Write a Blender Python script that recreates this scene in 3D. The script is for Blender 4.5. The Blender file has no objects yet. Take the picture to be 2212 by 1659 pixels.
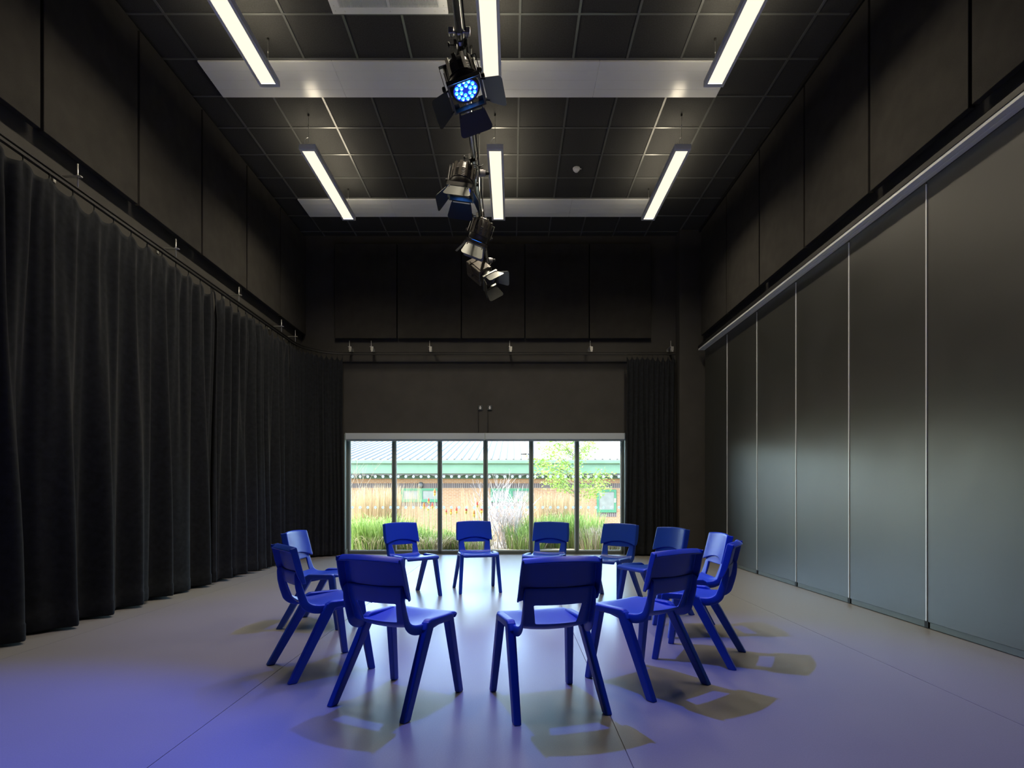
import bpy, math, random
from math import sin, cos, pi, radians as R, sqrt
from mathutils import Vector as V, Matrix

# ------------------------------------------------------------------ camera
F, VX, VY, CAMZ = 1245.0, 1107.0, 1072.0, 1.10      # focal length and vanishing point of the 2212x1659 frame
scene = bpy.context.scene
col = scene.collection
cam_d = bpy.data.cameras.new('camera')
cam_d.sensor_fit = 'HORIZONTAL'; cam_d.sensor_width = 36.0
cam_d.lens = 36.0 * F / 2212.0
cam_d.shift_x = -(VX - 1106.0) / 2212.0
cam_d.shift_y = (VY - 829.5) / 2212.0
cam_d.clip_start = 0.05; cam_d.clip_end = 300
cam = bpy.data.objects.new('camera', cam_d); col.objects.link(cam)
cam.location = (0, 0, CAMZ); cam.rotation_euler = (pi / 2, 0, 0)
scene.camera = cam

# ------------------------------------------------------------------ sky, sun, exposure
world = bpy.data.worlds.new('world'); scene.world = world; world.use_nodes = True
wn = world.node_tree; wn.nodes.clear()
sky = wn.nodes.new('ShaderNodeTexSky'); sky.sky_type = 'NISHITA'; sky.sun_disc = False
sky.sun_elevation = R(56); sky.sun_rotation = R(245); sky.air_density = 1.0; sky.dust_density = 2.5; sky.ozone_density = .8
bg = wn.nodes.new('ShaderNodeBackground'); bg.inputs['Strength'].default_value = 3.1
wo = wn.nodes.new('ShaderNodeOutputWorld')
wn.links.new(sky.outputs[0], bg.inputs[0]); wn.links.new(bg.outputs[0], wo.inputs[0])
sun_d = bpy.data.lights.new('sun', 'SUN'); sun_d.energy = 6.0; sun_d.angle = R(0.6); sun_d.color = (1, .95, .86)
sun = bpy.data.objects.new('sun', sun_d); col.objects.link(sun)
sun.rotation_euler = V((.66, .13, -1.0)).to_track_quat('-Z', 'Y').to_euler()
por_d = bpy.data.lights.new('window_portal', 'AREA'); por_d.shape = 'RECTANGLE'; por_d.size = 5.2; por_d.size_y = 2.2
por_d.cycles.is_portal = True
por = bpy.data.objects.new('window_portal', por_d); col.objects.link(por)
por.location = (-.517, 11.12, 1.1); por.rotation_euler = (-pi / 2, 0, 0)
vs = scene.view_settings
vs.view_transform = 'Standard'; vs.look = 'None'; vs.exposure = 0.0; vs.gamma = 1.0; vs.use_curve_mapping = False
scene.cycles.use_denoising = True
scene.cycles.max_bounces = 8; scene.cycles.diffuse_bounces = 5; scene.cycles.glossy_bounces = 4
scene.cycles.transparent_max_bounces = 16; scene.cycles.sample_clamp_indirect = 6.0
scene.cycles.caustics_reflective = False; scene.cycles.caustics_refractive = False

LAMP_W = 31.0            # light of one pendant, down
LAMP_WARM = 1.15         # glow of the diffuser itself
UP_WARM = 13.0
BLUE_W = 560.0           # one stage lantern

# ------------------------------------------------------------------ materials
def mat(name, base, rough=.6, metal=0., spec=.5, var=0., vscale=8., bump=0., bscale=80., sheen=0., tint=None, emit=None, estr=0.):
    m = bpy.data.materials.new(name); m.use_nodes = True
    nt = m.node_tree; b = nt.nodes['Principled BSDF']
    b.inputs['Base Color'].default_value = (*base, 1); b.inputs['Roughness'].default_value = rough
    b.inputs['Metallic'].default_value = metal; b.inputs['Specular IOR Level'].default_value = spec
    if sheen: b.inputs['Sheen Weight'].default_value = sheen; b.inputs['Sheen Roughness'].default_value = .4
    tc = nt.nodes.new('ShaderNodeTexCoord')
    if var:
        n = nt.nodes.new('ShaderNodeTexNoise'); n.inputs['Scale'].default_value = vscale; n.inputs['Detail'].default_value = 5
        nt.links.new(tc.outputs['Object'], n.inputs['Vector'])
        r = nt.nodes.new('ShaderNodeValToRGB')
        lo = tuple(c * (1 - var) for c in base); hi = tint or tuple(min(1, c * (1 + var)) for c in base)
        r.color_ramp.elements[0].color = (*lo, 1); r.color_ramp.elements[1].color = (*hi, 1)
        r.color_ramp.elements[0].position = .3; r.color_ramp.elements[1].position = .7
        nt.links.new(n.outputs['Fac'], r.inputs[0]); nt.links.new(r.outputs[0], b.inputs['Base Color'])
    if bump:
        n2 = nt.nodes.new('ShaderNodeTexNoise'); n2.inputs['Scale'].default_value = bscale; n2.inputs['Detail'].default_value = 3
        nt.links.new(tc.outputs['Object'], n2.inputs['Vector'])
        bp = nt.nodes.new('ShaderNodeBump'); bp.inputs['Strength'].default_value = bump; bp.inputs['Distance'].default_value = .01
        nt.links.new(n2.outputs['Fac'], bp.inputs['Height']); nt.links.new(bp.outputs[0], b.inputs['Normal'])
    if emit:
        b.inputs['Emission Color'].default_value = (*emit, 1); b.inputs['Emission Strength'].default_value = estr
    return m

def leaf_mat(name, base, base2):
    m = bpy.data.materials.new(name); m.use_nodes = True
    nt = m.node_tree; b = nt.nodes['Principled BSDF']; b.inputs['Roughness'].default_value = .6
    geo = nt.nodes.new('ShaderNodeNewGeometry'); r = nt.nodes.new('ShaderNodeValToRGB')
    r.color_ramp.elements[0].color = (*base, 1); r.color_ramp.elements[1].color = (*base2, 1)
    nt.links.new(geo.outputs['Random Per Island'], r.inputs[0]); nt.links.new(r.outputs[0], b.inputs['Base Color'])
    tr = nt.nodes.new('ShaderNodeBsdfTranslucent'); nt.links.new(r.outputs[0], tr.inputs[0])
    mx = nt.nodes.new('ShaderNodeMixShader'); mx.inputs[0].default_value = .35
    nt.links.new(b.outputs[0], mx.inputs[1]); nt.links.new(tr.outputs[0], mx.inputs[2])
    nt.links.new(mx.outputs[0], nt.nodes['Material Output'].inputs[0])
    return m

M = {}
M['wall'] = mat('black_wall_paint', (.055, .052, .047), .75, var=.12, vscale=3, bump=.15, bscale=160)
M['panel'] = mat('black_acoustic_fabric', (.045, .042, .037), .9, spec=.2, var=.15, vscale=5, bump=.35, bscale=260)
M['tile'] = mat('black_mineral_tile', (.040, .041, .041), .85, spec=.3, var=.2, vscale=40, bump=.4, bscale=180)
M['tbar'] = mat('black_satin_grid_bar', (.10, .105, .105), .28, spec=.9)
M['white_metal'] = mat('white_powder_coat', (.80, .82, .82), .28, var=.02, vscale=2)
M['radiant'] = mat('white_radiant_panel', (.90, .93, .93), .22, spec=.6, var=.03, vscale=1.5)
M['slot'] = mat('dark_grille_slot', (.03, .03, .035), .6)
M['lamp_body'] = mat('lamp_grey_white', (.90, .92, .95), .4)
M['diff'] = mat('lit_diffuser', (.2, .19, .17), .5, emit=(1.0, .90, .70), estr=LAMP_WARM)
M['updiff'] = mat('lit_upper_diffuser', (.9, .88, .8), .5, emit=(1.0, .86, .62), estr=UP_WARM)
M['wire'] = mat('steel_wire', (.5, .5, .5), .35, metal=.9)
M['steel'] = mat('galvanised_steel', (.55, .58, .58), .3, metal=1., var=.1, vscale=30)
M['zinc'] = mat('zinc_bracket', (.75, .75, .72), .35, metal=.7)
M['alu'] = mat('pale_anodised_aluminium', (.86, .88, .90), .35, metal=.15)
M['black_metal'] = mat('black_stage_metal', (.035, .032, .030), .42, spec=.6, var=.2, vscale=25)
M['brown_metal'] = mat('dark_bronze_stage_metal', (.075, .066, .055), .45, metal=.3)
M['door_metal'] = mat('satin_barndoor_metal', (.13, .135, .13), .36, metal=.85)
M['outlet'] = mat('grey_outlet_plastic', (.34, .33, .36), .45)
M['rubber'] = mat('black_rubber', (.015, .015, .015), .6)
M['led'] = mat('blue_led', (.05, .2, .9), .3, emit=(.03, .22, 1.0), estr=5.0)
M['led_core'] = mat('cyan_led_core', (.2, .6, .9), .3, emit=(.25, .75, 1.0), estr=7.0)
M['lens'] = mat('blue_lit_lens', (.02, .03, .2), .2, emit=(.01, .04, .9), estr=.55)
M['curtain'] = mat('black_velour', (.019, .021, .0245), .9, spec=.1, sheen=.05, var=.2, vscale=20, bump=.1, bscale=300)
M['track'] = mat('black_track', (.012, .012, .012), .5)
M['blind'] = mat('grey_blind_cassette', (.56, .63, .70), .45)
M['frame'] = mat('grey_green_window_frame', (.13, .16, .155), .38, spec=.5)
M['gasket'] = mat('pale_aluminium_bead', (.6, .68, .68), .4)
M['jamb'] = mat('grey_green_jamb', (.30, .36, .33), .55)
def dot_material():
    m = bpy.data.materials.new('white_vinyl_dot'); m.use_nodes = True
    nt = m.node_tree; b = nt.nodes['Principled BSDF']; b.inputs['Base Color'].default_value = (.92, .95, .95, 1); b.inputs['Roughness'].default_value = .7
    tr_ = nt.nodes.new('ShaderNodeBsdfTranslucent'); tr_.inputs[0].default_value = (.92, .95, .95, 1)
    mx = nt.nodes.new('ShaderNodeMixShader'); mx.inputs[0].default_value = .93
    nt.links.new(b.outputs[0], mx.inputs[1]); nt.links.new(tr_.outputs[0], mx.inputs[2]); nt.links.new(mx.outputs[0], nt.nodes['Material Output'].inputs[0])
    return m
M['dot'] = dot_material()
M['plate'] = mat('grey_plate', (.12, .14, .14), .35, metal=.5)
M['arrow'] = mat('white_print', (.85, .85, .88), .6)
M['detector'] = mat('white_plastic', (.8, .8, .8), .4)

def chair_material():
    m = mat('royal_blue_plastic', (.018, .082, .50), .34, spec=.5, bump=.06, bscale=420)
    return m
M['chair'] = chair_material()

def floor_material():
    m = bpy.data.materials.new('grey_vinyl_floor'); m.use_nodes = True
    nt = m.node_tree; L = nt.links.new; b = nt.nodes['Principled BSDF']
    tc = nt.nodes.new('ShaderNodeTexCoord')
    n1 = nt.nodes.new('ShaderNodeTexNoise'); n1.inputs['Scale'].default_value = 1.3; n1.inputs['Detail'].default_value = 6
    n2 = nt.nodes.new('ShaderNodeTexNoise'); n2.inputs['Scale'].default_value = 160; n2.inputs['Detail'].default_value = 2
    L(tc.outputs['Object'], n1.inputs['Vector']); L(tc.outputs['Object'], n2.inputs['Vector'])
    r1 = nt.nodes.new('ShaderNodeValToRGB')
    r1.color_ramp.elements[0].color = (.315, .30, .275, 1); r1.color_ramp.elements[1].color = (.365, .35, .325, 1)
    L(n1.outputs['Fac'], r1.inputs[0])
    r2 = nt.nodes.new('ShaderNodeValToRGB'); r2.color_ramp.elements[0].color = (.88, .88, .88, 1); r2.color_ramp.elements[1].color = (1, 1, 1, 1)
    r2.color_ramp.elements[0].position = .3; r2.color_ramp.elements[1].position = .7; L(n2.outputs['Fac'], r2.inputs[0])
    mx = nt.nodes.new('ShaderNodeMix'); mx.data_type = 'RGBA'; mx.blend_type = 'MULTIPLY'; mx.inputs[0].default_value = 1.
    L(r1.outputs[0], mx.inputs[6]); L(r2.outputs[0], mx.inputs[7]); L(mx.outputs[2], b.inputs['Base Color'])
    mr = nt.nodes.new('ShaderNodeMapRange'); mr.inputs[3].default_value = .285; mr.inputs[4].default_value = .36
    L(n1.outputs['Fac'], mr.inputs[0]); L(mr.outputs[0], b.inputs['Roughness'])
    bp = nt.nodes.new('ShaderNodeBump'); bp.inputs['Strength'].default_value = .05; bp.inputs['Distance'].default_value = .004
    L(n2.outputs['Fac'], bp.inputs['Height']); L(bp.outputs[0], b.inputs['Normal'])
    b.inputs['Specular IOR Level'].default_value = .5
    return m
M['floor'] = floor_material()
M['seam'] = mat('floor_weld_seam', (.16, .15, .14), .5)

def partition_material():
    m = bpy.data.materials.new('dark_green_grey_laminate'); m.use_nodes = True
    nt = m.node_tree; L = nt.links.new; b = nt.nodes['Principled BSDF']
    tc = nt.nodes.new('ShaderNodeTexCoord')
    n1 = nt.nodes.new('ShaderNodeTexNoise'); n1.inputs['Scale'].default_value = 1.6; n1.inputs['Detail'].default_value = 8
    n1.inputs['Roughness'].default_value = .65
    L(tc.outputs['Object'], n1.inputs['Vector'])
    r1 = nt.nodes.new('ShaderNodeValToRGB')
    r1.color_ramp.elements[0].color = (.022, .023, .020, 1); r1.color_ramp.elements[1].color = (.031, .032, .028, 1)
    L(n1.outputs['Fac'], r1.inputs[0]); L(r1.outputs[0], b.inputs['Base Color'])
    mr = nt.nodes.new('ShaderNodeMapRange'); mr.inputs[1].default_value = .3; mr.inputs[2].default_value = .7
    mr.inputs[3].default_value = .36; mr.inputs[4].default_value = .42
    L(n1.outputs['Fac'], mr.inputs[0]); L(mr.outputs[0], b.inputs['Roughness'])
    b.inputs['Specular IOR Level'].default_value = 1.0; b.inputs['IOR'].default_value = 1.62
    return m
M['partition'] = partition_material()

def glass_material():
    m = bpy.data.materials.new('window_glass'); m.use_nodes = True
    nt = m.node_tree; nt.nodes.clear(); L = nt.links.new
    o = nt.nodes.new('ShaderNodeOutputMaterial'); t = nt.nodes.new('ShaderNodeBsdfTransparent'); t.inputs[0].default_value = (.93, .97, .95, 1)
    g = nt.nodes.new('ShaderNodeBsdfGlossy'); g.inputs['Roughness'].default_value = .02
    f = nt.nodes.new('ShaderNodeFresnel'); f.inputs['IOR'].default_value = 1.35
    mx = nt.nodes.new('ShaderNodeMixShader'); L(f.outputs[0], mx.inputs[0]); L(t.outputs[0], mx.inputs[1]); L(g.outputs[0], mx.inputs[2])
    L(mx.outputs[0], o.inputs[0]); return m
M['glass'] = glass_material()

def brick_material(name, c1, c2, mortar, bw, rh, offset=.5):
    m = bpy.data.materials.new(name); m.use_nodes = True
    nt = m.node_tree; L = nt.links.new; b = nt.nodes['Principled BSDF']; b.inputs['Roughness'].default_value = .9
    tc = nt.nodes.new('ShaderNodeTexCoord'); sp = nt.nodes.new('ShaderNodeSeparateXYZ'); cb = nt.nodes.new('ShaderNodeCombineXYZ')
    L(tc.outputs['Object'], sp.inputs[0]); L(sp.outputs['X'], cb.inputs['X']); L(sp.outputs['Z'], cb.inputs['Y'])
    t = nt.nodes.new('ShaderNodeTexBrick'); L(cb.outputs[0], t.inputs['Vector'])
    t.inputs['Color1'].default_value = (*c1, 1); t.inputs['Color2'].default_value = (*c2, 1); t.inputs['Mortar'].default_value = (*mortar, 1)
    t.inputs['Scale'].default_value = 1; t.inputs['Brick Width'].default_value = bw; t.inputs['Row Height'].default_value = rh
    t.inputs['Mortar Size'].default_value = .010; t.offset = offset
    L(t.outputs['Color'], b.inputs['Base Color']); return m
M['brick'] = brick_material('orange_brick', (.215, .115, .053), (.18, .090, .042), (.215, .16, .11), .225, .075)
M['soldier'] = brick_material('dark_soldier_brick', (.04, .03, .03), (.055, .04, .04), (.20, .17, .14), .090, 5., 0.)
M['fascia'] = mat('green_fascia', (.070, .135, .078), .5, var=.1, vscale=2)
M['fascia_shaded'] = mat('eave_shaded_green', (.035, .075, .048), .6)  # fascia green darkened, eave shade put into the colour
M['roof'] = mat('cream_roof_sheet', (.098, .088, .068), .6, var=.05, vscale=1)
M['roof_rib'] = mat('roof_rib_sheet', (.050, .045, .036), .6)
M['green_frame'] = mat('green_window_frame', (.02, .11, .05), .5)
M['far_glass'] = mat('far_window_glass', (.12, .125, .11), .35, var=.15, vscale=4)
M['grey_lamp'] = mat('grey_lamp_plastic', (.05, .05, .05), .5)
M['soil'] = mat('dry_garden_soil', (.26, .225, .165), .95, var=.3, vscale=6, bump=.5, bscale=20)
M['gstraw'] = leaf_mat('straw_stalks', (.34, .24, .12), (.48, .37, .22))
M['gpale'] = leaf_mat('pale_dry_blades', (.36, .29, .18), (.52, .45, .32))
M['ggreen'] = leaf_mat('green_blades', (.16, .28, .05), (.40, .50, .17))
M['gwhite'] = leaf_mat('white_stems', (.68, .62, .60), (.85, .80, .78))
M['gleaf'] = leaf_mat('bright_tree_leaves', (.17, .30, .035), (.32, .44, .10))
M['bark'] = mat('grey_bark', (.20, .17, .13), .9)
M['stem'] = mat('green_stem', (.25, .36, .12), .7)
M['fl_red'] = mat('red_orange_florets', (.75, .10, .06), .7)
M['fl_org'] = mat('orange_florets', (.80, .26, .05), .7)
M['fl_yel'] = mat('yellow_florets', (.85, .60, .12), .7)
M['plume'] = leaf_mat('beige_plume', (.40, .32, .22), (.52, .44, .32))

# ------------------------------------------------------------------ mesh helpers
class MB:
    def __init__(s): s.v = []; s.f = []
    def add(s, vs_, fs_):
        o = len(s.v); s.v += [tuple(p) for p in vs_]; s.f += [tuple(i + o for i in q) for q in fs_]; return s
    def box(s, x0, x1, y0, y1, z0, z1):
        return s.add([(x0, y0, z0), (x1, y0, z0), (x1, y1, z0), (x0, y1, z0), (x0, y0, z1), (x1, y0, z1), (x1, y1, z1), (x0, y1, z1)],
                     [(0, 3, 2, 1), (4, 5, 6, 7), (0, 1, 5, 4), (1, 2, 6, 5), (2, 3, 7, 6), (3, 0, 4, 7)])
    def obox(s, c, ax, ay, az, hx, hy, hz):
        c = V(c); ax, ay, az = V(ax) * hx, V(ay) * hy, V(az) * hz
        pts = [c + i * ax + j * ay + k * az for k in (-1, 1) for (i, j) in ((-1, -1), (1, -1), (1, 1), (-1, 1))]
        return s.add(pts, [(0, 3, 2, 1), (4, 5, 6, 7), (0, 1, 5, 4), (1, 2, 6, 5), (2, 3, 7, 6), (3, 0, 4, 7)])
    def bar(s, p, q, w, h=None, up=(0, 0, 1)):
        p, q = V(p), V(q); d = q - p; L_ = d.length; d.normalize(); h = h or w
        sx = d.cross(V(up))
        if sx.length < 1e-4: sx = d.cross(V((1, 0, 0)))
        sx.normalize(); uz = sx.cross(d)
        return s.obox((p + q) / 2, sx, d, uz, w / 2, L_ / 2, h / 2)
    def tube(s, pts, r, n=8, cap=True):
        pts = [V(p) for p in pts]; rings = []; rr = r if isinstance(r, (list, tuple)) else [r] * len(pts)
        prev = None
        for i, p in enumerate(pts):
            d = (pts[min(i + 1, len(pts) - 1)] - pts[max(i - 1, 0)]).normalized()
            if prev is None:
                a = d.cross(V((0, 0, 1)));
                if a.length < 1e-3: a = d.cross(V((1, 0, 0)))
            else:
                a = prev - d * prev.dot(d)
            a.normalize(); prev = a; b = d.cross(a)
            rings.append([p + (a * cos(2 * pi * k / n) + b * sin(2 * pi * k / n)) * rr[i] for k in range(n)])
        vs_ = [q for g in rings for q in g]; fs_ = []
        for i in range(len(rings) - 1):
            for k in range(n):
                k2 = (k + 1) % n; fs_.append((i * n + k, i * n + k2, (i + 1) * n + k2, (i + 1) * n + k))
        if cap:
            fs_.append(tuple(range(n))[::-1]); fs_.append(tuple((len(rings) - 1) * n + k for k in range(n)))
        return s.add(vs_, fs_)
    def lathe(s, o, axis, prof, n=20, ref=None):      # prof: (radius, distance along axis)
        o = V(o); d = V(axis).normalized(); a = V(ref) if ref else d.cross(V((0, 0, 1)))
        if a.length < 1e-3: a = V((1, 0, 0))
        a = (a - d * a.dot(d)).normalized(); b = d.cross(a)
        vs_ = [o + d * t + (a * cos(2 * pi * k / n) + b * sin(2 * pi * k / n)) * r for r, t in prof for k in range(n)]; fs_ = []
        for i in range(len(prof) - 1):
            for k in range(n):
                k2 = (k + 1) % n; fs_.append((i * n + k, i * n + k2, (i + 1) * n + k2, (i + 1) * n + k))
        fs_.append(tuple(range(n))[::-1]); fs_.append(tuple((len(prof) - 1) * n + k for k in range(n)))
        return s.add(vs_, fs_)
    def prism(s, pts, n, t):                            # flat polygon pts (3D) thickened along n
        n = V(n).normalized() * t; m = len(pts); a = [V(p) for p in pts]
        fs_ = [tuple(range(m))[::-1], tuple(range(m, 2 * m))] + [(i, (i + 1) % m, m + (i + 1) % m, m + i) for i in range(m)]
        return s.add(a + [p + n for p in a], fs_)
    def mesh(s, name, smooth=False, off=None):
        me = bpy.data.meshes.new(name)
        vv = [(p[0] - off[0], p[1] - off[1], p[2] - off[2]) for p in s.v] if off is not None else s.v
        me.from_pydata(vv, [], s.f)
        if smooth:
            me.polygons.foreach_set('use_smooth', [True] * len(me.polygons))
        me.update(); return me
    def build(s, name, material, parent=None, smooth=False, off=None, bevel=0., seg=2):
        o = bpy.data.objects.new(name, s.mesh(name, smooth, off)); col.objects.link(o)
        o.data.materials.append(M[material] if isinstance(material, str) else material)
        if parent: o.parent = parent
        if bevel:
            b = o.modifiers.new('bevel', 'BEVEL'); b.width = bevel; b.segments = seg; b.limit_method = 'ANGLE'
            o.data.polygons.foreach_set('use_smooth', [True] * len(o.data.polygons))
            w = o.modifiers.new('normals', 'WEIGHTED_NORMAL'); w.keep_sharp = True
        return o

def tag(o, label=None, cat=None, group=None, kind=None):
    if label: o['label'] = label
    if cat: o['category'] = cat
    if group: o['group'] = group
    if kind: o['kind'] = kind
    return o
def empty(name, loc=(0, 0, 0), rz=0.):
    o = bpy.data.objects.new(name, None); col.objects.link(o); o.location = loc; o.rotation_euler = (0, 0, rz)
    o.empty_display_size = .1; return o
def inst(name, me, loc, parent=None, rot=(0, 0, 0), scale=(1, 1, 1)):
    o = bpy.data.objects.new(name, me); col.objects.link(o); o.location = loc; o.rotation_euler = rot; o.scale = scale
    if parent: o.parent = parent
    return o
def copy_tree(o, parent=None):
    c = o.copy(); col.objects.link(c)
    if parent: c.parent = parent
    for ch in list(o.children):
        copy_tree(ch, c)
    return c
def struct(o, label=None):
    o['kind'] = 'structure'
    if label: o['label'] = label
    return o
def at(px, py, Y): return V(((px - VX) / F * Y, Y, CAMZ + (VY - py) / F * Y))

# ------------------------------------------------------------------ room shell
XL, XR, YB, YF, ZC = -3.95, 3.53, 10.81, -3.0, 5.98
fl = struct(MB().box(XL - .3, XR + .3, YF - .3, YB + .34, -.25, -.004).build('floor', 'seam'), 'grey sheet vinyl floor with fine weld seams')
seams = [XL, -3.45, -1.48, .49, 2.45, XR]
for a, b in zip(seams[:-1], seams[1:]):
    MB().box(a + .0022, b - .0022, YF, YB + .16, -.004, 0).build('floor_sheet', 'floor', fl)

wl = struct(MB().box(XL - .25, XL, YF - .25, YB + .35, 0, ZC + .4).build('wall_left', 'wall'), 'black painted wall behind the long curtain')
wr = struct(MB().box(XR, XR + .25, YF - .25, YB + .35, 0, ZC + .4).build('wall_right', 'wall'), 'black painted wall above the folding partition')
OX0, OX1, OZ = -3.155, 2.125, 2.275
wb_m = MB().box(XL, OX0, YB, YB + .34, 0, ZC + .4).box(OX1, XR, YB, YB + .34, 0, ZC + .4).box(OX0, OX1, YB, YB + .34, OZ, ZC + .4)
wb = struct(wb_m.build('wall_back', 'wall'), 'black painted back wall around the wide window')
struct(MB().box(XL, XR, YF - .25, YF, 0, ZC + .4).build('wall_front', 'wall'), 'black painted wall behind the viewer')
struct(MB().box(3.06, XR, 10.55, YB, 0, ZC).build('wall_column', 'wall', bevel=.004), 'black boxed column in the back right corner')
struct(MB().box(-3.22, 2.16, 10.775, YB, 3.615, 3.70).build('trim_1', 'wall', bevel=.003), 'thin black ledge across the wall above the window')
struct(MB().box(2.14, 3.06, 10.79, YB, 0, .10).box(3.05, XR, 10.535, 10.55, 0, .10).build('baseboard_back', 'wall'), 'black skirting beside the window')
struct(MB().box(OX0, OX0 + .012, YB, YB + .17, 0, OZ).box(OX1 - .012, OX1, YB, YB + .17, 0, OZ)
       .box(OX0 - .0, OX0 + .03, YB - .01, YB + .16, 0, .10).build('trim_2', 'jamb'), 'grey green window reveal')

# ceiling: slab, grid bars, tiles
cl = struct(MB().box(XL - .25, XR + .25, YF - .25, YB + .35, ZC + .02, ZC + .4).build('ceiling', 'tile'), 'black suspended tile ceiling with satin grid bars')
GX = [.077 + .6 * k for k in range(-6, 6)]                    # grid lines
GYL = [7.03 + .6 * k for k in range(-7, 7)]
XS = [XL] + GX + [XR]; YS = GYL + [YB]
tile_me = MB().box(-.5, .5, -.5, .5, 0, .018).mesh('ceiling_tile'); tile_me.materials.append(M['tile'])
RAD_ROWS = [(6.43, 7.03), (9.43, 10.03)]
for i in range(len(XS) - 1):
    for j in range(len(YS) - 1):
        x0, x1, y0, y1 = XS[i], XS[i + 1], YS[j], YS[j + 1]
        if any(abs(y0 - a) < .02 for a, b in RAD_ROWS) and x0 > -3.6 and x1 < 2.6: continue
        inst('ceiling_tile', tile_me, ((x0 + x1) / 2, (y0 + y1) / 2, ZC + .004), cl, scale=(x1 - x0 - .004, y1 - y0 - .004, 1))
MB().box(XL, XR, YF, GYL[0], ZC + .004, ZC + .02).build('ceiling_plain', 'tile', cl)
for x in GX: MB().box(x - .012, x + .012, GYL[0], YB, ZC - .004, ZC + .004).build('grid_bar', 'tbar', cl)
for y in GYL: MB().box(XL, XR, y - .012, y + .012, ZC - .0035, ZC + .0042).build('grid_bar', 'tbar', cl)
struct(MB().box(XL, XL + .045, YF, YB, ZC - .05, ZC).box(XR - .12, XR, YF, YB, ZC - .05, ZC).build('trim_3', 'track'), 'black shadow trim round the ceiling edge')
for n_, (a, b) in enumerate(RAD_ROWS):
    e = empty('radiant_panel', (-.523, (a + b) / 2, ZC - .025))
    tag(e, ['long white radiant ceiling strip behind the nearest stage lantern, nearer the viewer', 'long white radiant ceiling strip close to the back wall'][n_], 'ceiling panel', 'white radiant ceiling strips')
    for k in range(4):
        x0 = -3.0 + 1.5 * k
        g = MB().box(x0 + .001, x0 + 1.499, -.288, .288, 0, .02)
        g.build('panel_sheet', 'radiant', e, bevel=.003)
    for yy in (-.15, .0, .15):
        MB().box(-3.0, 3.0, yy - .002, yy + .002, -.0015, .0).build('groove', 'white_metal', e)

# air grille
e = empty('air_grille', (-1.225, 5.50, ZC - .03)); tag(e, 'white slatted air grille in the ceiling at the top edge', 'vent')
g = MB().box(-.58, .58, .22, .30, 0, .03).box(-.58, .58, -.30, -.22, 0, .03).box(-.58, -.49, -.22, .22, 0, .03).box(.49, .58, -.22, .22, 0, .03).box(-.012, .012, -.22, .22, .002, .03)
g.build('frame', 'white_metal', e, bevel=.003)
MB().box(-.5, .5, -.23, .23, .022, .03).build('backing', 'slot', e)
sl = MB().box(-.0035, .0035, -.22, .22, .003, .024).mesh('slat'); sl.materials.append(M['white_metal'])
for k in range(-38, 39):
    if abs(k) > 0: inst('slat', sl, (k * .0128, 0, 0), e)
sc_me = MB().lathe((0, 0, 0), (0, 0, -1), [(.007, -.001), (.006, .002), (.002, .003)], 8).mesh('screw'); sc_me.materials.append(M['zinc'])
for x, y in ((-.545, .26), (.545, .26), (0, .265), (-.45, .265), (.45, .265), (-.545, .2), (.545, .2)): inst('screw', sc_me, (x, y, 0), e)

# smoke detector
p = at(1245, 362, 8.56); e = empty('smoke_detector', (p.x, 8.56, ZC - .004)); tag(e, 'small round white smoke detector on the ceiling tiles', 'smoke detector')
MB().lathe((0, 0, 0), (0, 0, -1), [(.052, 0), (.054, .012), (.05, .02)], 24).build('base', 'detector', e, True)
MB().lathe((0, 0, -.02), (0, 0, -1), [(.046, 0), (.047, .014), (.03, .024), (.028, .036), (.018, .042)], 24).build('chamber', 'detector', e, True)
MB().box(.045, .075, -.006, .006, -.02, -.008).build('indicator', 'detector', e)

# ------------------------------------------------------------------ acoustic wall panels (each is a thing)
def acoustic(label, x0, x1, y0, y1, z0, z1, group):
    c = ((x0 + x1) / 2, (y0 + y1) / 2, z0)
    e = empty('acoustic_panel', c); tag(e, label, 'wall panel', group)
    MB().box(x0, x1, y0, y1, z0, z1).build('panel', 'panel', e, off=c, bevel=.006)
    if (x1 - x0) < (y1 - y0):
        sgn = -1 if x0 < 0 else 1; xa, xb = (XL + .021, x0) if x0 < 0 else (x1, XR - .021)
        b = MB()
        for yy in (y0 + .2, y1 - .2): b.box(xa, xb, yy - .02, yy + .02, z0 + .2, z1 - .2)
    else:
        b = MB()
        for xx in (x0 + .2, x1 - .2): b.box(xx - .02, xx + .02, y1, YB - .021, z0 + .2, z1 - .2)
    b.build('batten', 'track', e, off=c)
ordn = ['first', 'second', 'third', 'fourth', 'fifth', 'sixth', 'seventh', 'eighth', 'ninth', 'tenth', 'eleventh', 'twelfth']
ends = [10.76, 9.57, 8.36, 7.15, 5.94, 4.72, 3.50, 2.28]
for k in range(7):
    acoustic(f'black acoustic panel high on the left wall, {ordn[k]} from the back corner', -3.905, -3.85, ends[k + 1] + .017, ends[k] - .017, 4.10, 5.915, 'acoustic panels on the left wall')
ends = [10.47, 9.22, 7.99, 6.76, 5.53, 4.31, 3.09, 1.87]
for k in range(7):
    acoustic(f'black acoustic panel high on the right wall, {ordn[k]} from the back column', 3.42, 3.475, ends[k + 1] + .017, ends[k] - .017, 4.015, 5.915, 'acoustic panels on the right wall')
be = [(722 - VX) / 116.1, (857.5 - VX) / 116.1, (996.5 - VX) / 116.1, (1134 - VX) / 116.1, (1273 - VX) / 116.1, (1408 - VX) / 116.1]
for k in range(5):
    acoustic(f'black acoustic panel above the window, {ordn[k]} from the left', be[k] + .010, be[k + 1] - .010, 10.72, 10.765, 4.04, 5.80, 'acoustic panels on the back wall')

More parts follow.
